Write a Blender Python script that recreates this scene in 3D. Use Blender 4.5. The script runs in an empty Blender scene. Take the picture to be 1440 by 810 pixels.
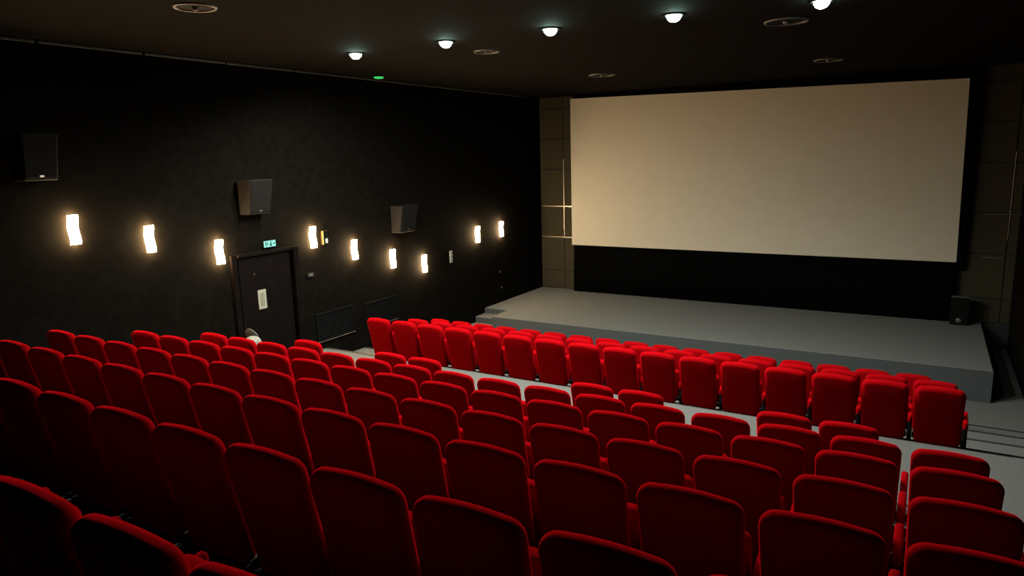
import bpy, bmesh, math, random
from mathutils import Vector, Matrix
random.seed(7)
R = math.radians
sc = bpy.context.scene
col = sc.collection

# ------------------------------------------------------------------ materials
def mat(name, color, rough=0.6, metal=0.0, noise=None, bump=0.0, bscale=200.0, sheen=0.0, sheen_tint=None,
        emit=None, estr=0.0, spec=0.5):
    m = bpy.data.materials.new(name); m.use_nodes = True
    nt = m.node_tree; b = nt.nodes['Principled BSDF']
    b.inputs['Base Color'].default_value = (*color, 1)
    b.inputs['Roughness'].default_value = rough
    b.inputs['Metallic'].default_value = metal
    b.inputs['Specular IOR Level'].default_value = spec
    if sheen:
        b.inputs['Sheen Weight'].default_value = sheen
        b.inputs['Sheen Roughness'].default_value = 0.4
        if sheen_tint: b.inputs['Sheen Tint'].default_value = (*sheen_tint, 1)
    if emit:
        b.inputs['Emission Color'].default_value = (*emit, 1)
        b.inputs['Emission Strength'].default_value = estr
    if noise or bump:
        tc = nt.nodes.new('ShaderNodeTexCoord')
    if noise:
        scale, amt = noise
        n = nt.nodes.new('ShaderNodeTexNoise'); n.inputs['Scale'].default_value = scale
        n.inputs['Detail'].default_value = 6
        nt.links.new(tc.outputs['Object'], n.inputs['Vector'])
        r = nt.nodes.new('ShaderNodeValToRGB')
        lo = [c * (1 - amt) for c in color]; hi = [min(1, c * (1 + amt)) for c in color]
        r.color_ramp.elements[0].color = (*lo, 1); r.color_ramp.elements[0].position = 0.3
        r.color_ramp.elements[1].color = (*hi, 1); r.color_ramp.elements[1].position = 0.7
        nt.links.new(n.outputs['Fac'], r.inputs['Fac'])
        nt.links.new(r.outputs['Color'], b.inputs['Base Color'])
    if bump:
        n2 = nt.nodes.new('ShaderNodeTexNoise'); n2.inputs['Scale'].default_value = bscale
        nt.links.new(tc.outputs['Object'], n2.inputs['Vector'])
        bp = nt.nodes.new('ShaderNodeBump'); bp.inputs['Strength'].default_value = bump
        bp.inputs['Distance'].default_value = 0.004
        nt.links.new(n2.outputs['Fac'], bp.inputs['Height'])
        nt.links.new(bp.outputs['Normal'], b.inputs['Normal'])
    return m

M = dict(
    red=mat('red_velvet', (0.203, 0.00112, 0.00252), 0.85, noise=(60, 0.12), bump=0.15, bscale=350, sheen=0.75, sheen_tint=(0.75, 0.006, 0.012), spec=0.0),
    black=mat('black_plastic', (0.0026, 0.0026, 0.0026), 0.7, spec=0.05),
    carpet=mat('grey_carpet', (0.085, 0.082, 0.078), 0.95, noise=(60, 0.14), bump=0.25, bscale=260, spec=0.03),
    stage=mat('stage_carpet', (0.100, 0.100, 0.097), 0.95, noise=(70, 0.24), bump=0.25, bscale=260, spec=0.03),
    nosing=mat('black_nosing', (0.0084, 0.0084, 0.0091), 0.6),
    wall=mat('black_wall_fabric', (0.0027, 0.0020, 0.0013), 0.95, noise=(9, 0.3), bump=0.2, bscale=120, spec=0.03),
    drape=mat('black_drape', (0.00112, 0.00112, 0.00112), 0.95, spec=0.02),
    ceil=mat('dark_ceiling', (0.0052, 0.0044, 0.0040), 0.9, noise=(5, 0.2), spec=0.02),
    panel=mat('brown_panel_fabric', (0.030, 0.0255, 0.0165), 0.9, noise=(80, 0.15), spec=0.02),
    groove=mat('panel_groove', (0.0042, 0.0042, 0.0035), 0.9),
    alu=mat('brushed_aluminium', (0.315, 0.294, 0.259), 0.35, 1.0, noise=(40, 0.08)),
    dullalu=mat('dull_metal', (0.105, 0.1015, 0.098), 0.5, 0.8),
    screen=mat('white_projection_screen', (0.365, 0.338, 0.285), 0.9, noise=(3, 0.02), spec=0.03),
    sconce=mat('warm_lit_glass', (0.9, 0.85, 0.75), 0.4, emit=(1.0, 0.70, 0.36), estr=330.0),
    lens=mat('cool_lamp_lens', (0.9, 0.95, 0.92), 0.3, emit=(0.62, 1.0, 0.84), estr=100.0),
    greenlens=mat('green_lamp_lens', (0.02, 0.3, 0.08), 0.4, emit=(0.03, 0.55, 0.12), estr=0.9),
    sign=mat('exit_sign_face', (0.03, 0.06, 0.05), 0.5, emit=(0.32, 0.86, 0.74), estr=0.9, spec=0.0),
    signdark=mat('exit_sign_green', (0.0, 0.02, 0.01), 0.5, emit=(0.0, 0.07, 0.035), estr=0.6, spec=0.0),
    speaker=mat('dark_grey_cabinet', (0.0085, 0.0062, 0.0053), 0.7, noise=(50, 0.15), spec=0.1),
    cloth=mat('speaker_grille_cloth', (0.0072, 0.0060, 0.0054), 0.9, noise=(220, 0.3), spec=0.05),
    door=mat('dark_brown_door', (0.0032, 0.0019, 0.0015), 0.85, noise=(6, 0.25), spec=0.03),
    plate=mat('cream_plate', (0.21, 0.196, 0.154), 0.5, noise=(20, 0.06)),
    plate2=mat('beige_plate', (0.14, 0.126, 0.084), 0.5, noise=(20, 0.06)),
    white=mat('white_plastic', (0.294, 0.301, 0.287), 0.5),
    greylid=mat('grey_plastic', (0.091, 0.0945, 0.091), 0.5),
    riser=mat('stage_carpet_sides', (0.040, 0.0435, 0.0455), 0.95, noise=(60, 0.16), bump=0.25, bscale=260, spec=0.03),  # vertical stage and step faces, darker and bluer than the tops
    binwhite=mat('pale_bin_plastic', (0.135, 0.14, 0.132), 0.5, spec=0.2),
    binlid=mat('grey_bin_lid', (0.055, 0.057, 0.055), 0.5, spec=0.2),
    rail=mat('grey_painted_strip', (0.05, 0.048, 0.045), 0.6, noise=(30, 0.08)),
    brass=mat('brass_edge', (0.49, 0.35, 0.14), 0.3, 1.0),
)

# ------------------------------------------------------------------ mesh helpers
def obj(name, bm, m, parent=None, smooth=False, recalc=True):
    if recalc: bmesh.ops.recalc_face_normals(bm, faces=bm.faces[:])
    me = bpy.data.meshes.new(name); bm.to_mesh(me); bm.free()
    for mm in (m if isinstance(m, (list, tuple)) else [m]): me.materials.append(mm)
    if smooth:
        for p in me.polygons: p.use_smooth = True
    o = bpy.data.objects.new(name, me); col.objects.link(o)
    if parent: o.parent = parent
    return o

def box(bm, x0, x1, y0, y1, z0, z1, bev=0.0, mi=0):
    vs = [bm.verts.new(p) for p in ((x0,y0,z0),(x1,y0,z0),(x1,y1,z0),(x0,y1,z0),(x0,y0,z1),(x1,y0,z1),(x1,y1,z1),(x0,y1,z1))]
    fs = [bm.faces.new([vs[i] for i in f]) for f in ((3,2,1,0),(4,5,6,7),(0,1,5,4),(1,2,6,5),(2,3,7,6),(3,0,4,7))]
    for f in fs: f.material_index = mi
    if bev:
        es = list({e for f in fs for e in f.edges})
        r = bmesh.ops.bevel(bm, geom=es, offset=bev, segments=3, affect='EDGES', profile=0.5)
        for f in r['faces']: f.material_index = mi
    return vs

def hexa(bm, pts, bev=0.0):
    vs = [bm.verts.new(p) for p in pts]
    fs = [bm.faces.new([vs[i] for i in f]) for f in ((3,2,1,0),(4,5,6,7),(0,1,5,4),(1,2,6,5),(2,3,7,6),(3,0,4,7))]
    if bev:
        es = list({e for f in fs for e in f.edges})
        bmesh.ops.bevel(bm, geom=es, offset=bev, segments=3, affect='EDGES', profile=0.5)

def lathe(bm, prof, n=32, c=(0,0,0), axis='z'):
    rings = []
    for r, h in prof:
        ring = []
        for i in range(n):
            a = 2*math.pi*i/n
            p = (r*math.cos(a), r*math.sin(a), h) if axis == 'z' else (h, r*math.cos(a), r*math.sin(a))
            ring.append(bm.verts.new((p[0]+c[0], p[1]+c[1], p[2]+c[2])))
        rings.append(ring)
    for a, b in zip(rings, rings[1:]):
        for i in range(n):
            bm.faces.new((a[i], a[(i+1)%n], b[(i+1)%n], b[i]))
    return rings

def cap(bm, ring): bm.faces.new(ring)

def thing(name, label, cat, loc=(0,0,0), group=None):
    o = bpy.data.objects.new(name, None); col.objects.link(o)
    o.empty_display_size = 0.1
    o.location = loc; o['label'] = label; o['category'] = cat
    if group: o['group'] = group
    return o

def tag(o, label, cat, group=None):
    o['label'] = label; o['category'] = cat
    if group: o['group'] = group
    return o

def struct(name, bm, m, parent=None, smooth=False):
    o = obj(name, bm, m, parent, smooth)
    if not parent: o['kind'] = 'structure'
    return o

# ------------------------------------------------------------------ room shell
XL, XR = -9.40, 1.62
YB, YF = -2.6, 17.62
ZC = 1.51
rows = {   # y of the top of the backrests, z of their tops
    'R3': (11.30, -3.270), 'R2': (10.00, -2.945), 'R1': (8.90, -2.685), 'Z': (6.63, -2.440),
    'A': (5.693, -2.197), 'B': (4.773, -1.956), 'C': (3.844, -1.733), 'D': (2.910, -1.496), 'E': (1.957, -1.257), 'F': (1.02, -1.02)}
SH = 0.97
fl = {k: v[1]-SH for k, v in rows.items()}
# tread edges from the screen end back: (y edge where the tread ends towards the screen, tread level)
treads = [(YF, -4.30), (12.25, -4.24), (11.07, fl['R2']), (10.02, fl['R1']), (9.02, fl['Z']),
          (6.74, fl['A']), (5.80, fl['B']), (4.88, fl['C']), (3.95, fl['D']), (3.02, fl['E']), (2.07, fl['F']), (1.13, -1.75), (0.2, -1.51)]
bm = bmesh.new(); prof = []
for y, z in treads:
    if prof: prof.append((y, prof[-1][1]))
    prof.append((y, z))
prof.append((YB, prof[-1][1]))
L = [bm.verts.new((XL, y, z)) for y, z in prof]; Rr = [bm.verts.new((XR, y, z)) for y, z in prof]
for i in range(len(prof)-1): bm.faces.new((L[i], L[i+1], Rr[i+1], Rr[i]))
# thickness below the treads
box(bm, XL, XR, YB, YF, -4.60, -4.50)
struct('floor', bm, M['carpet'])
bm = bmesh.new()
for y, z in treads[1:]:
    box(bm, XL, XR, y-0.035, y+0.012, z-0.02, z+0.006, 0.003)
struct('trim_1', bm, M['nosing'])

bm = bmesh.new(); box(bm, XL-0.2, XL, YB, YF, -4.6, ZC+0.35); struct('wall_left', bm, M['wall'])
bm = bmesh.new(); box(bm, XR, XR+0.2, YB, YF, -4.6, ZC+0.35); struct('wall_right', bm, M['wall'])
bm = bmesh.new(); box(bm, XL-0.2, XR+0.2, YB-0.2, YB, -4.6, ZC+0.35); struct('wall_back', bm, M['wall'])
bm = bmesh.new(); box(bm, XL-0.2, XR+0.2, YF, YF+0.2, -4.6, ZC+0.35); struct('wall_front', bm, M['drape'])
bm = bmesh.new(); box(bm, XL+0.06, XR, YB, YF, ZC, ZC+0.12)
struct('ceiling', bm, M['ceil'])
bm = bmesh.new(); box(bm, XL-0.1, XL+0.2, YB, YF, ZC+0.14, ZC+0.30); struct('ceiling_cove', bm, M['drape'])

# aluminium strip along the top of the lamp wall, butted in lengths
cuts = [YB, 1.0, 2.35, 3.4, 4.73, 6.09, 7.41, 8.77, 10.11, 11.46, 12.77, 14.16, 15.57, 16.75]
bm = bmesh.new()
for a, b in zip(cuts, cuts[1:]): box(bm, XL, XL+0.022, a+0.02, b-0.02, ZC-0.034, ZC-0.004, 0.003)
struct('trim_2', bm, M['rail'])

# ------------------------------------------------------------------ panelled ends of the screen wall
YP = 17.47
def panels(name, xs):
    zs = [-3.74, -3.234, -2.285, -1.432, -0.42, 0.404, 1.20, ZC]
    bm = bmesh.new()
    box(bm, xs[0], xs[-1], YP+0.02, YF-0.002, -4.3, ZC, 0, 1)
    for x0, x1 in zip(xs, xs[1:]):
        for z0, z1 in zip(zs, zs[1:]):
            box(bm, x0+0.014, x1-0.014, YP, YP+0.05, z0+0.014, z1-0.014, 0.006, 0)
    return struct(name, bm, [M['panel'], M['groove']])
panels('wall_front_panels', [XL, -8.675, -8.36])
panels('wall_front_panels_2', [0.60, 1.44, XR])
def strip(name, x0, x1, z0, z1):
    bm = bmesh.new(); box(bm, x0, x1, YP-0.012, YP+0.012, z0, z1, 0.003); struct(name, bm, M['alu'])
strip('trim_3', XL+0.02, -8.36, -1.444, -1.420)
strip('trim_4', XL+0.02, -8.36, -2.300, -2.272)
strip('trim_5', -8.686, -8.664, -2.270, -0.15)
strip('trim_6', 1.02, XR, -1.470, -1.452)
strip('trim_7', 1.02, 1.41, -2.372, -2.352)
strip('trim_8', 1.425, 1.443, -2.0, -0.2)

# ------------------------------------------------------------------ screen
YS = 17.28
t = thing('cinema_screen', 'large blank white cinema screen above the stage', 'screen', (-3.9, YS, -3.7))
def place(o, t):            # parts are written in room coordinates
    o.parent = t; o.matrix_parent_inverse = Matrix.Translation(-Vector(t.location)); return o
q = [(-8.352, -2.462), (0.575, -2.466), (0.522, 1.267), (-8.362, 1.411)]
def screen_quad(y, n=24):
    bm = bmesh.new(); g = []
    for j in range(n+1):
        v = j/n; row = []
        for i in range(n+1):
            u = i/n
            x = (q[0][0]*(1-u)+q[1][0]*u)*(1-v) + (q[3][0]*(1-u)+q[2][0]*u)*v
            z = (q[0][1]*(1-u)+q[1][1]*u)*(1-v) + (q[3][1]*(1-u)+q[2][1]*u)*v
            row.append(bm.verts.new((x, y, z)))
        g.append(row)
    for j in range(n):
        for i in range(n): bm.faces.new((g[j][i], g[j][i+1], g[j+1][i+1], g[j+1][i]))
    ext = bmesh.ops.extrude_face_region(bm, geom=bm.faces[:])
    for v in [e for e in ext['geom'] if isinstance(e, bmesh.types.BMVert)]: v.co.y += 0.012
    return bm
place(obj('screen_fabric', screen_quad(YS), M['screen']), t)
bm = bmesh.new()
box(bm, -8.30, 0.70, YS+0.02, YS+0.16, -2.60, 1.49)
place(obj('masking_back', bm, M['drape']), t)
bm = bmesh.new()
# lower black masking: closely folded drape from the screen foot to the stage
n = 240; x0, x1 = -8.29, 0.56; top, bot = [], []
for i in range(n+1):
    x = x0+(x1-x0)*i/n; y = YS-0.012+0.010*math.sin(i*0.9)
    top.append(bm.verts.new((x, y, -2.475))); bot.append(bm.verts.new((x, y-0.03, -3.737)))
for i in range(n): bm.faces.new((bot[i], bot[i+1], top[i+1], top[i]))
r = bmesh.ops.extrude_face_region(bm, geom=bm.faces[:])
for v in [e for e in r['geom'] if isinstance(e, bmesh.types.BMVert)]: v.co.y += 0.02
place(obj('lower_masking', bm, M['drape'], smooth=True), t)

# ------------------------------------------------------------------ stage
t = thing('stage', 'low grey carpeted stage platform in front of the screen', 'stage', (-4.1, 15.5, -4.30))
bm = bmesh.new()
ZS = -3.74
pts = [(-8.72, 13.65), (1.12, 13.65), (1.12, YP-0.003), (XL+0.002, YP-0.003), (XL+0.002, 14.40), (-8.72, 14.40)]
lo = [bm.verts.new((x, y, -4.30)) for x, y in pts]; hi = [bm.verts.new((x, y, ZS)) for x, y in pts]
top = bm.faces.new(hi); bm.faces.new(lo[::-1])
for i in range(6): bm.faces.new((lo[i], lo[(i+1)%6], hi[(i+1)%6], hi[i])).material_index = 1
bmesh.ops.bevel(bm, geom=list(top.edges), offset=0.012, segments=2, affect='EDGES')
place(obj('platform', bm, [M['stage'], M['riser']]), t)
for y0, z in ((13.96, -3.87), (13.60, -4.01), (13.28, -4.155)):
    bm = bmesh.new(); box(bm, XL+0.004, -8.724, y0, 14.395 if y0 > 13.9 else y0+0.357, -4.30, z, 0.012)
    bm.normal_update()
    for f_ in bm.faces:
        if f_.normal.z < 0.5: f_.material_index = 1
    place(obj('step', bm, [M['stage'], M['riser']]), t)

# small black box with a round badge on the stage
t = thing('equipment_box', 'small black box with round grey disc standing on the stage under the screen', 'box', (0.70, 17.1, ZS))
bm = bmesh.new(); box(bm, -0.16, 0.16, -0.14, 0.10, 0, 0.585, 0.012); obj('cabinet', bm, M['black'], t)
bm = bmesh.new(); box(bm, -0.165, 0.165, -0.155, 0.0, 0.585, 0.605, 0.006); obj('top_rail', bm, M['dullalu'], t)
bm = bmesh.new(); box(bm, 0.158, 0.166, -0.15, -0.142, 0.05, 0.585); obj('edge_strip', bm, M['black'], t)
bm = bmesh.new(); r = lathe(bm, [(0.052, 0), (0.052, 0.014), (0.040, 0.020), (0.02, 0.020)], 28); cap(bm, r[-1]); cap(bm, r[0])
bmesh.ops.rotate(bm, verts=bm.verts[:], cent=(0,0,0), matrix=Matrix.Rotation(R(90), 3, 'X')); bmesh.ops.translate(bm, verts=bm.verts[:], vec=(0.0, -0.141, 0.10))
obj('disc', bm, M['dullalu'], t, True)

# ------------------------------------------------------------------ chairs
W2, HB, TH = 0.246, 0.755, 0.100
def back_outline(n_c=9):
    pts = []
    def arc(cx, cz, r, a0, a1):
        for i in range(n_c+1):
            a = R(a0+(a1-a0)*i/n_c); pts.append((cx+r*math.cos(a), cz+r*math.sin(a)))
    rb, rt = 0.065, 0.078
    wb, wt = W2-0.012, W2
    arc(wb-rb, rb, rb, -90, 0)
    for i in range(1, 6): pts.append((wb+(wt-wb)*i/6, rb+(HB-0.012-rt-rb)*i/6))
    arc(wt-rt, HB-0.012-rt, rt, 0, 84)
    for i in range(1, 8):
        u = 1-2*i/8; pts.append((u*(wt-rt), HB-0.012*abs(u)**2))
    arc(-(wt-rt), HB-0.012-rt, rt, 96, 180)
    for i in range(1, 6): pts.append((-(wt-(wt-wb)*i/6), HB-0.012-rt-(HB-0.012-rt-rb)*i/6))
    arc(-(wb-rb), rb, rb, 180, 270)
    for i in range(1, 5): pts.append(((wb-rb)*(-1+2*i/5), 0))
    return pts
def cushion(bm, pts, th, edge, bulge):
    n = len(pts); P = [Vector(p) for p in pts]; N = []
    for i in range(n):
        d = (P[(i+1)%n]-P[i-1]).normalized(); N.append(Vector((-d.y, d.x)))
    c = sum(P, Vector((0,0)))/n
    if (c-P[0]).dot(N[0]) < 0: N = [-v for v in N]
    rings = []
    def ring(off, y): rings.append([bm.verts.new((p.x+m.x*off, y, p.y+m.y*off)) for p, m in zip(P, N)])
    def ring_s(s, y): rings.append([bm.verts.new((c.x+(p.x+m.x*edge-c.x)*s, y, c.y+(p.y+m.y*edge-c.y)*s)) for p, m in zip(P, N)])
    h = th/2
    ring_s(0.35, -h-bulge); ring_s(0.7, -h-bulge*0.75)
    K = 6
    for k in range(K+1):
        a = R(90*k/K); ring(edge*(1-math.sin(a)), -(h-edge)-edge*math.cos(a))
    for k in range(K+1):
        a = R(90-90*k/K); ring(edge*(1-math.sin(a)), (h-edge)+edge*math.cos(a))
    ring_s(0.7, h+bulge*0.75); ring_s(0.35, h+bulge)
    for a, b in zip(rings, rings[1:]):
        for i in range(n): bm.faces.new((a[i], a[(i+1)%n], b[(i+1)%n], b[i]))
    bm.faces.new(rings[0]); bm.faces.new(rings[-1])
LEAN = 12.0
def m_back():
    bm = bmesh.new(); cushion(bm, back_outline(), TH, 0.048, 0.006)
    # lean back about the foot of the backrest, foot 0.225 m above the tread
    bmesh.ops.rotate(bm, verts=bm.verts[:], cent=(0,0,0), matrix=Matrix.Rotation(R(LEAN), 3, 'X'))
    bmesh.ops.translate(bm, verts=bm.verts[:], vec=(0, 0, 0.228)); return bm
def m_seat():
    bm = bmesh.new()
    w, d, r = 0.225, 0.43, 0.05; pts = []
    for cx, cz, a0 in ((w-r, r, -90), (w-r, d-r, 0), (-(w-r), d-r, 90), (-(w-r), r, 180)):
        for i in range(8):
            a = R(a0+90*i/7); pts.append((cx+r*math.cos(a), cz+r*math.sin(a)))
    cushion(bm, pts, 0.10, 0.035, 0.008)
    bmesh.ops.rotate(bm, verts=bm.verts[:], cent=(0,0,0), matrix=Matrix.Rotation(R(5), 3, 'X'))
    bmesh.ops.translate(bm, verts=bm.verts[:], vec=(0, 0.165, 0.235)); return bm
AX = 0.275
def m_arm(s):
    bm = bmesh.new(); a, b = s*AX-0.026, s*AX+0.026
    hexa(bm, [(a, 0.03, 0.430), (b, 0.03, 0.430), (b, 0.285, 0.500), (a, 0.285, 0.500),
              (a, 0.03, 0.520), (b, 0.03, 0.520), (b, 0.285, 0.588), (a, 0.285, 0.588)], 0.02)
    return bm
def m_side(s):
    bm = bmesh.new()
    hexa(bm, [(s*AX-0.024, 0.04, 0.04), (s*AX+0.024, 0.04, 0.04), (s*AX+0.024, 0.27, 0.04), (s*AX-0.024, 0.27, 0.04),
              (s*AX-0.024, 0.05, 0.434), (s*AX+0.024, 0.05, 0.434), (s*AX+0.024, 0.27, 0.494), (s*AX-0.024, 0.27, 0.494)], 0.008)
    return bm
def m_foot(s):
    bm = bmesh.new(); box(bm, s*AX-0.025, s*AX+0.025, 0.0, 0.30, 0, 0.04, 0.01); return bm
def m_bar():
    bm = bmesh.new(); box(bm, -0.249, 0.249, 0.07, 0.11, 0.24, 0.30, 0.008); return bm
def mesh_of(name, bm, m):
    o = obj(name, bm, m, smooth=True); me = o.data; bpy.data.objects.remove(o); me.name = name; return me
me_back = mesh_of('backrest', m_back(), M['red']); me_seat = mesh_of('seat', m_seat(), M['red'])
me_arm = {s: mesh_of('armrest', m_arm(s), M['red']) for s in (-1, 1)}
me_side = {s: mesh_of('side_leg', m_side(s), M['black']) for s in (-1, 1)}
me_foot = {s: mesh_of('foot', m_foot(s), M['black']) for s in (-1, 1)}
me_bar = mesh_of('crossbar', m_bar(), M['black'])
# where the top line of the leaning back sits relative to the chair's origin
TOPY = max(me_back.vertices, key=lambda v: v.co.z).co.y
TOPZ = max(v.co.z for v in me_back.vertices)

def link(name, me, parent):
    o = bpy.data.objects.new(name, me); col.objects.link(o); o.parent = parent; return o
ORD = 'first second third fourth fifth sixth seventh eighth ninth tenth eleventh twelfth thirteenth fourteenth fifteenth sixteenth seventeenth'.split()
def chair(x, row, label, group, end=False, start=False):
    y, z = rows[row]
    c = thing('cinema_chair', label, 'chair', (x, y-TOPY, z-TOPZ), group)
    link('backrest', me_back, c); link('seat', me_seat, c); link('crossbar', me_bar, c)
    for s in ((-1, 1) if end else (-1,)):
        a = link('side_leg', me_side[s], c); link('foot', me_foot[s], a); link('armrest', me_arm[s], c)
    return c
P = 0.55
XC = 0.262       # centre of the last column
def cx(k): return XC-(15-k)*P
G = 'red cinema chairs of the rear block'
for k in range(16):
    chair(cx(k), 'R1', f"red cinema chair, {ORD[k]} from the lamp wall in the front block's back row", 'red cinema chairs of the front block', k == 15)
    chair(cx(k)-0.03, 'R2', f"red cinema chair, {ORD[k]} from the lamp wall in the front block's middle row", 'red cinema chairs of the front block', k == 15)
for k in range(17):
    r3 = chair(-0.021-(16-k)*0.5285, 'R3', f"red cinema chair, {ORD[k]} from the lamp wall in the row next to stage", 'red cinema chairs of the front block', k == 16)
    r3.scale.x = 0.958
zx = [(-7.27, True), (-5.80, False), (-5.25, True), (-2.99, False), (-2.44, True), (-1.03, False), (-0.48, True)]
for i, (x, e) in enumerate(zx):
    chair(x, 'Z', f"red cinema chair, {ORD[i]} from the lamp wall in the gappy row along the aisle", 'red cinema chairs along the cross aisle', e)
for row, w in (('A', 'first'), ('B', 'second'), ('C', 'third')):
    for k in range(16):
        chair(cx(k), row, f"red cinema chair, {ORD[k]} from the lamp wall in the rear block's {w} unbroken row", G, k == 15)
for k in range(1, 16):
    chair(cx(k), 'D', f"red cinema chair, {ORD[15-k]} from the dark side aisle in the rear block's fourth row", G, k == 15)
for k in range(6, 15):
    chair(cx(k), 'E', f"red cinema chair, {ORD[k-6]} showing from the lamp wall side in the fifth row", G, k == 14)
for k in range(10, 13):
    chair(cx(k), 'F', f"red cinema chair, {ORD[k-10]} showing from the lamp wall side in the hindmost row", G, k == 12)

for k, w in ((5, 'next to'), (4, 'second before'), (3, 'third before')):
    chair(cx(k), 'E', f"red cinema chair at the frame edge, {w} the first showing in the fifth row", G)
for k, w in ((9, 'next to'), (8, 'second before')):
    chair(cx(k), 'F', f"red cinema chair at the frame edge, {w} the first showing in the hindmost row", G)

# ------------------------------------------------------------------ lamp wall fittings
def sconce(y, z, label):
    t = thing('wall_sconce', label, 'wall lamp', (XL, y, z), 'lit glass sconces on the lamp wall')
    bm = bmesh.new(); box(bm, 0.0, 0.018, -0.04, 0.04, -0.15, 0.15, 0.004); obj('wall_plate', bm, M['dullalu'], t)
    bm = bmesh.new(); n = 20; rings = []
    for i in range(n+1):
        u = i/n; zz = -0.185+0.37*u; o = 0.007*math.sin(u*2*math.pi*1.15+0.6); w = 0.058
        prof = [(0.018, -w), (0.060, -w), (0.074, -w+0.014), (0.074, w-0.014), (0.060, w), (0.018, w)]
        rings.append([bm.verts.new((px+0.5*o+0.005, py+o, zz)) for px, py in prof])
    for a, b in zip(rings, rings[1:]):
        for i in range(6): bm.faces.new((a[i], a[(i+1)%6], b[(i+1)%6], b[i]))
    bm.faces.new(rings[0]); bm.faces.new(rings[-1])
    obj('glass_shade', bm, M['sconce'], t)
SC = [(4.837, -0.787, 'lit wavy glass wall sconce, furthest from the door up the seating slope'),
      (5.834, -1.021, 'lit wavy glass wall sconce, second up the slope from the door'),
      (6.929, -1.346, 'lit wavy glass wall sconce beside the door on its uphill side'),
      (8.855, -1.338, 'lit wavy glass wall sconce between the door and the small brass-edged device'),
      (9.875, -1.691, 'lit wavy glass wall sconce above the vent grille beside the door'),
      (10.967, -2.015, 'lit wavy glass wall sconce under the middle wall speaker'),
      (12.003, -2.269, 'lit wavy glass wall sconce lowest on the wall, before the white switch plate'),
      (14.132, -1.866, 'lit wavy glass wall sconce after the white switch plate, above the stage steps'),
      (15.227, -1.849, 'lit wavy glass wall sconce above the stage, the one closest to the screen')]
for a in SC: sconce(*a)

def speaker(y0, ztop, w, label):
    # wall-hung cabinet, deeper at the top, front leaning down towards the seats
    t = thing('wall_speaker', label, 'speaker', (XL, y0, ztop-0.27))
    d1, d0, h = 0.34, 0.24, 0.27
    bm = bmesh.new()
    # footprint narrows towards the wall; bottom narrower than the top
    hexa(bm, [(0.05, -w*0.50, -h), (d0, -w*0.42, -h), (d0, w*0.42, -h), (0.05, w*0.50, -h),
              (0.05, -w*0.50, h), (d1, -w*0.47, h), (d1, w*0.47, h), (0.05, w*0.50, h)], 0.008)
    obj('cabinet', bm, M['speaker'], t)
    bm = bmesh.new()
    def fp(u, v, off): 
        x = d0+(d1-d0)*v+off; ww = (0.42+0.05*v)*w; return (x, u*ww*0.93, -h+2*h*v)
    hexa(bm, [fp(-1,0.06,0.001), fp(-1,0.06,0.014), fp(1,0.06,0.014), fp(1,0.06,0.001),
              fp(-1,0.97,0.001), fp(-1,0.97,0.014), fp(1,0.97,0.014), fp(1,0.97,0.001)], 0.004)
    g = obj('grille', bm, M['cloth'], t)
    bm = bmesh.new(); a = fp(0, 0.075, 0.014)
    box(bm, a[0]-0.002, a[0]+0.006, a[1]-0.025, a[1]+0.025, a[2], a[2]+0.022, 0.003); obj('badge', bm, M['alu'], t)
    bm = bmesh.new(); box(bm, 0.0, 0.06, -0.08, 0.08, -0.10, 0.10, 0.006); obj('wall_bracket', bm, M['black'], t)
speaker(7.60, -0.275, 0.47, 'dark tapered wall speaker hung above the door')
speaker(11.25, -0.95, 0.56, 'dark tapered wall speaker between the door and the screen')
speaker(4.45, 0.39, 0.44, 'wall speaker almost lost in the dark above the first sconces')

# door
dt = bpy.data.objects.new('door_1', None); col.objects.link(dt); dt.location = (XL, 7.82, fl['Z']); dt['kind'] = 'structure'
DH = 1.93
bm = bmesh.new(); box(bm, 0.002, 0.05, -0.58, 0.46, 0, DH-0.02, 0.004); obj('door_leaf', bm, M['door'], dt)
bm = bmesh.new()
box(bm, 0.0, 0.12, 0.50, 0.62, 0, DH+0.04, 0.006); box(bm, 0.0, 0.056, -0.70, -0.60, 0, DH+0.04, 0.004); box(bm, 0.0, 0.10, -0.60, 0.50, DH-0.01, DH+0.04, 0.006)
obj('door_frame', bm, M['door'], dt)
bm = bmesh.new(); box(bm, 0.05, 0.056, -0.262, -0.098, 1.025, 1.345, 0.002); p = obj('push_plate', bm, M['plate'], dt); p['label'] = 'pale metal push plate'
bm = bmesh.new(); box(bm, 0.056, 0.059, -0.225, -0.135, 1.075, 1.295, 0.001); obj('plate_inlay', bm, M['plate2'], p)
bm = bmesh.new(); r = lathe(bm, [(0.012, 0.05), (0.012, 0.062)], 16, (0, -0.30, 1.62), 'x'); cap(bm, r[0]); cap(bm, r[1]); obj('viewer', bm, M['dullalu'], dt)

# exit sign
t = thing('exit_sign', 'small lit green and white exit sign above the door', 'exit sign', (XL, 7.90, -1.337)); t.scale = (1, 0.86, 0.86)
bm = bmesh.new(); box(bm, 0, 0.04, -0.155, 0.155, -0.075, 0.075, 0.006); obj('housing', bm, M['black'], t)
bm = bmesh.new(); box(bm, 0.04, 0.046, -0.14, 0.14, -0.06, 0.06, 0.002); obj('face', bm, M['sign'], t)
bm = bmesh.new()
for a in ((-0.105, -0.085, -0.045, 0.045), (-0.062, -0.045, -0.02, 0.035)): box(bm, 0.046, 0.048, *a)
obj('door_symbol', bm, M['signdark'], t)
bm = bmesh.new()
hexa(bm, [(0.046,-0.01,-0.045),(0.048,-0.01,-0.045),(0.048,0.012,-0.045),(0.046,0.012,-0.045),(0.046,0.01,0.012),(0.048,0.01,0.012),(0.048,0.04,0.012),(0.046,0.04,0.012)])
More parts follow.
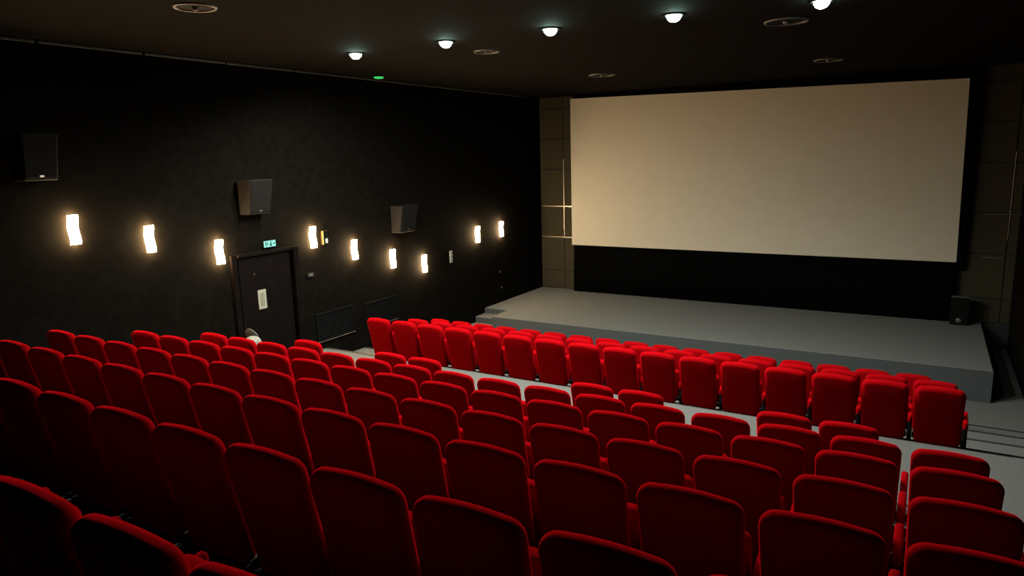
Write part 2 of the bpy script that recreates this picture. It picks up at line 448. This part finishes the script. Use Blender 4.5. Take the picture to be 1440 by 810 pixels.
hexa(bm, [(0.046,0.028,-0.045),(0.048,0.028,-0.045),(0.048,0.05,-0.045),(0.046,0.05,-0.045),(0.046,0.012,0.0),(0.048,0.012,0.0),(0.048,0.035,0.0),(0.046,0.035,0.0)])
r = lathe(bm, [(0.014, 0.046), (0.014, 0.048)], 14, (0, 0.028, 0.032), 'x'); cap(bm, r[1])
obj('running_figure', bm, M['signdark'], t)
bm = bmesh.new()
box(bm, 0.046, 0.048, 0.085, 0.125, -0.008, 0.008)
hexa(bm, [(0.046,0.075,-0.002),(0.048,0.075,-0.002),(0.048,0.078,-0.002),(0.046,0.078,-0.002),(0.046,0.075,0.002),(0.048,0.075,0.002),(0.048,0.098,0.03),(0.046,0.098,0.03)])
hexa(bm, [(0.046,0.075,-0.002),(0.048,0.075,-0.002),(0.048,0.098,-0.03),(0.046,0.098,-0.03),(0.046,0.075,0.002),(0.048,0.075,0.002),(0.048,0.078,0.002),(0.046,0.078,0.002)])
obj('arrow', bm, M['signdark'], t)

# vent grilles
def grille(y0, y1, z0, z1, label):
    t = thing('wall_vent', label, 'vent', (XL, (y0+y1)/2, z0)); w = (y1-y0)/2; h = z1-z0
    bm = bmesh.new()
    for a in ((-w, w, 0, 0.02), (-w, w, h-0.03, h), (-w, -w+0.03, 0.02, h-0.03), (w-0.03, w, 0.02, h-0.03)): box(bm, 0, 0.03, *a)
    obj('frame', bm, M['black'], t)
    bm = bmesh.new(); n = 11
    for i in range(n):
        z = 0.04+(h-0.09)*i/(n-1)
        hexa(bm, [(0.002,-w+0.03,z+0.012),(0.026,-w+0.03,z-0.010),(0.026,w-0.03,z-0.010),(0.002,w-0.03,z+0.012),
                  (0.002,-w+0.03,z+0.017),(0.026,-w+0.03,z-0.005),(0.026,w-0.03,z-0.005),(0.002,w-0.03,z+0.017)])
    obj('slats', bm, M['black'], t)
    bm = bmesh.new(); box(bm, 0.03, 0.042, -w, w, 0.0, 0.014, 0.003); obj('sill_rail', bm, M['alu'], t)
grille(8.80, 9.76, -3.27, -2.735, 'black slatted wall vent low beside the door')
grille(10.10, 11.05, -3.29, -2.785, 'black slatted wall vent low behind the front block of seats')

# little wall devices
t = thing('call_device', 'small dark wall device with brass edge and white label', 'wall device', (XL, 9.15, -1.38))
bm = bmesh.new(); box(bm, 0, 0.05, -0.05, 0.06, -0.12, 0.12, 0.006); obj('casing', bm, M['black'], t)
bm = bmesh.new(); box(bm, 0.0, 0.056, -0.060, -0.050, -0.12, 0.12, 0.002); box(bm, 0.0, 0.056, -0.050, 0.06, 0.121, 0.127, 0.002); obj('brass_edge', bm, M['brass'], t)
bm = bmesh.new(); box(bm, 0.05, 0.054, -0.005, 0.05, -0.10, -0.015, 0.002); obj('white_label', bm, M['white'], t)
t = thing('switch_plate', 'upright white switch plate between two sconces', 'switch', (XL, 13.05, -2.265))
bm = bmesh.new(); box(bm, 0, 0.012, -0.05, 0.05, -0.135, 0.135, 0.005); obj('plate', bm, M['white'], t)
for z in (-0.085, 0.0, 0.085):
    bm = bmesh.new(); box(bm, 0.012, 0.02, -0.03, 0.03, z-0.03, z+0.03, 0.004); obj('rocker', bm, M['greylid'], t)
t = thing('door_switch', 'small dark grey switch box on the wall beside the door frame', 'switch', (XL, 8.74, -2.0))
bm = bmesh.new(); box(bm, 0, 0.04, -0.075, 0.075, -0.035, 0.035, 0.006); obj('box', bm, M['speaker'], t)
bm = bmesh.new(); box(bm, 0.04, 0.046, -0.05, 0.05, -0.02, 0.02, 0.003); obj('rocker', bm, M['rail'], t)
for y, z, lb in ((15.175, -2.945, 'tiny grey wall socket above the stage, the upper one'), (15.22, -3.364, 'tiny grey wall socket just above the stage carpet')):
    t = thing('wall_socket', lb, 'socket', (XL, y, z))
    bm = bmesh.new(); box(bm, 0, 0.015, -0.045, 0.045, -0.04, 0.04, 0.005); obj('plate', bm, M['speaker'], t)
    bm = bmesh.new(); r = lathe(bm, [(0.026, 0.015), (0.026, 0.02), (0.02, 0.02), (0.02, 0.016)], 18, (0,0,0), 'x'); cap(bm, r[-1]); obj('outlet', bm, M['greylid'], t)
t = thing('panel_button', 'tiny round button on the brown panel beside the screen', 'button', (-8.475, YP, -3.42))
bm = bmesh.new(); r = lathe(bm, [(0.022, 0.0), (0.022, 0.012), (0.014, 0.018)], 18); cap(bm, r[-1]); cap(bm, r[0])
bmesh.ops.rotate(bm, verts=bm.verts[:], cent=(0,0,0), matrix=Matrix.Rotation(R(90), 3, 'X')); obj('cap', bm, M['dullalu'], t, True)

# bin by the door
t = thing('waste_bin', 'pale domed waste bin with grey lid, half hidden behind seats by the door', 'bin', (-8.86, 6.98, fl['Z']))
bm = bmesh.new(); r = lathe(bm, [(0.10, 0.0), (0.115, 0.01), (0.135, 0.64), (0.14, 0.65)], 32); cap(bm, r[0]); obj('body', bm, M['binwhite'], t, True)
bm = bmesh.new(); prof_ = [(0.135, 0.65)]+[(0.135*math.cos(R(a)), 0.65+0.12*math.sin(R(a))) for a in range(10, 90, 10)]
r = lathe(bm, prof_, 32); cap(bm, r[-1]); obj('dome', bm, M['binwhite'], t, True)
bm = bmesh.new(); r = lathe(bm, [(0.15, 0.0), (0.155, 0.012), (0.13, 0.03), (0.06, 0.045)], 32); cap(bm, r[0]); cap(bm, r[-1])
bmesh.ops.rotate(bm, verts=bm.verts[:], cent=(0,0,0), matrix=Matrix.Rotation(R(-72), 3, 'X') @ Matrix.Rotation(R(0), 3, 'Y'))
bmesh.ops.translate(bm, verts=bm.verts[:], vec=(-0.13, 0.10, 0.71)); obj('lid', bm, M['binlid'], t, True)

# ------------------------------------------------------------------ ceiling fittings
LX = [-7.34, -5.71, -4.16, -2.64, -1.13]
LY = [8.05, 8.02, 8.06, 8.16, 8.42]
LB = ['bright downlight in the ceiling row, first from the lamp wall', 'bright downlight in the ceiling row, second from the lamp wall',
      'bright downlight in the middle of the ceiling row of five', 'bright downlight in the ceiling row, fourth from the lamp wall',
      'bright downlight in the ceiling row, fifth and last from the lamp wall']
PW = [0.6, 1.15, 1.35, 0.55, 0.1]
TILT = [10, 6, -8, -12, -10]      # beam tilts made up to balance brightness: plus towards the stage, minus towards seats
for x, y, lb, pw, tl in zip(LX, LY, LB, PW, TILT):
    t = thing('ceiling_downlight', lb, 'downlight', (x, y, ZC), 'bright downlights across the ceiling')
    bm = bmesh.new(); lathe(bm, [(0.10, 0), (0.125, 0.0), (0.125, -0.012), (0.10, -0.016), (0.085, -0.004), (0.085, 0.0)], 36); obj('trim_ring', bm, M['black'], t, True)
    bm = bmesh.new(); pr = [(0.084*math.cos(R(a)), -0.004-0.080*math.sin(R(a))) for a in range(0, 90, 9)]  # dome shaped to stick out, imitating bloom and lighting a ceiling halo
    r = lathe(bm, pr, 32); cap(bm, r[-1]); obj('lens', bm, M['lens'], t, True)
    ld = bpy.data.lights.new('downlight_beam', 'SPOT'); ld.energy = 1130*pw; ld.color = (0.93, 1.0, 0.90)
    ld.spot_size = R(172); ld.spot_blend = 0.55; ld.shadow_soft_size = 0.08
    lo_ = bpy.data.objects.new('downlight_beam', ld); col.objects.link(lo_)
    lo_.location = (x, y, ZC-0.12); lo_.rotation_euler = (R(tl), 0, 0)

def ceiling_ring(x, y, rad, label):
    t = thing('ceiling_speaker', label, 'ceiling speaker', (x, y, ZC), 'round recessed ceiling fittings')
    bm = bmesh.new(); lathe(bm, [(rad*0.86, 0.0), (rad*0.88, -0.014), (rad*0.95, -0.018), (rad, -0.010), (rad*1.01, 0.0)], 48); obj('rim', bm, M['dullalu'], t, True)
    bm = bmesh.new(); r = lathe(bm, [(rad*0.86, -0.002), (rad*0.5, -0.006), (rad*0.2, -0.003)], 48); cap(bm, r[-1]); obj('baffle', bm, M['black'], t, True)
    bm = bmesh.new(); r = lathe(bm, [(rad*0.16, -0.004), (rad*0.13, -0.03), (rad*0.05, -0.04)], 24); cap(bm, r[-1]); obj('centre_cap', bm, M['dullalu'], t, True)
ceiling_ring(-6.34, 4.71, 0.205, 'round recessed ceiling fitting alone in the dark ceiling above the rear seats')
ceiling_ring(-5.78, 9.14, 0.19, 'round recessed ceiling fitting beside the second downlight')
ceiling_ring(-5.77, 13.37, 0.265, 'round recessed ceiling fitting just above the screen corner by the lamp wall')
ceiling_ring(-1.66, 9.48, 0.26, 'round recessed ceiling fitting beside the last downlight')
ceiling_ring(-1.73, 14.10, 0.25, 'round recessed ceiling fitting above the middle of the screen')
t = thing('ceiling_emergency_light', 'small green glowing light on the ceiling edge over the lamp wall', 'emergency light', (-8.98, 10.43, ZC))
bm = bmesh.new(); r = lathe(bm, [(0.13, 0.0), (0.13, -0.015), (0.11, -0.022)], 28); cap(bm, r[-1]); obj('housing', bm, M['black'], t, True)
bm = bmesh.new(); r = lathe(bm, [(0.095, -0.0225), (0.08, -0.045), (0.04, -0.055)], 28); cap(bm, r[-1]); cap(bm, r[0]); obj('lens', bm, M['greenlens'], t, True)

# ------------------------------------------------------------------ world, camera, view
w = bpy.data.worlds.new('World'); sc.world = w; w.use_nodes = True
w.node_tree.nodes['Background'].inputs[0].default_value = (0.01, 0.01, 0.012, 1)
w.node_tree.nodes['Background'].inputs[1].default_value = 0.1
cd = bpy.data.cameras.new('camera'); cam = bpy.data.objects.new('camera', cd); col.objects.link(cam)
cd.sensor_width = 36.0; cd.lens = 36.0*987.23/1440.0; cd.clip_start = 0.05; cd.clip_end = 100
yaw, pitch, roll = 0.5378, 0.1873, -0.0272
f = Vector((-math.sin(yaw)*math.cos(pitch), math.cos(yaw)*math.cos(pitch), -math.sin(pitch)))
r0 = Vector((math.cos(yaw), math.sin(yaw), 0)); u0 = r0.cross(f)
c_, s_ = math.cos(roll), math.sin(roll)
rr = c_*r0+s_*u0; uu = -s_*r0+c_*u0
m3 = Matrix((rr, uu, -f)).transposed()
cam.matrix_world = m3.to_4x4()
sc.camera = cam
sc.view_settings.view_transform = 'Standard'; sc.view_settings.look = 'None'
sc.view_settings.gamma = 1.0; sc.view_settings.exposure = 0.0; sc.view_settings.use_curve_mapping = False
sc.cycles.use_denoising = True
sc.cycles.max_bounces = 8
sc.cycles.sample_clamp_indirect = 4.0
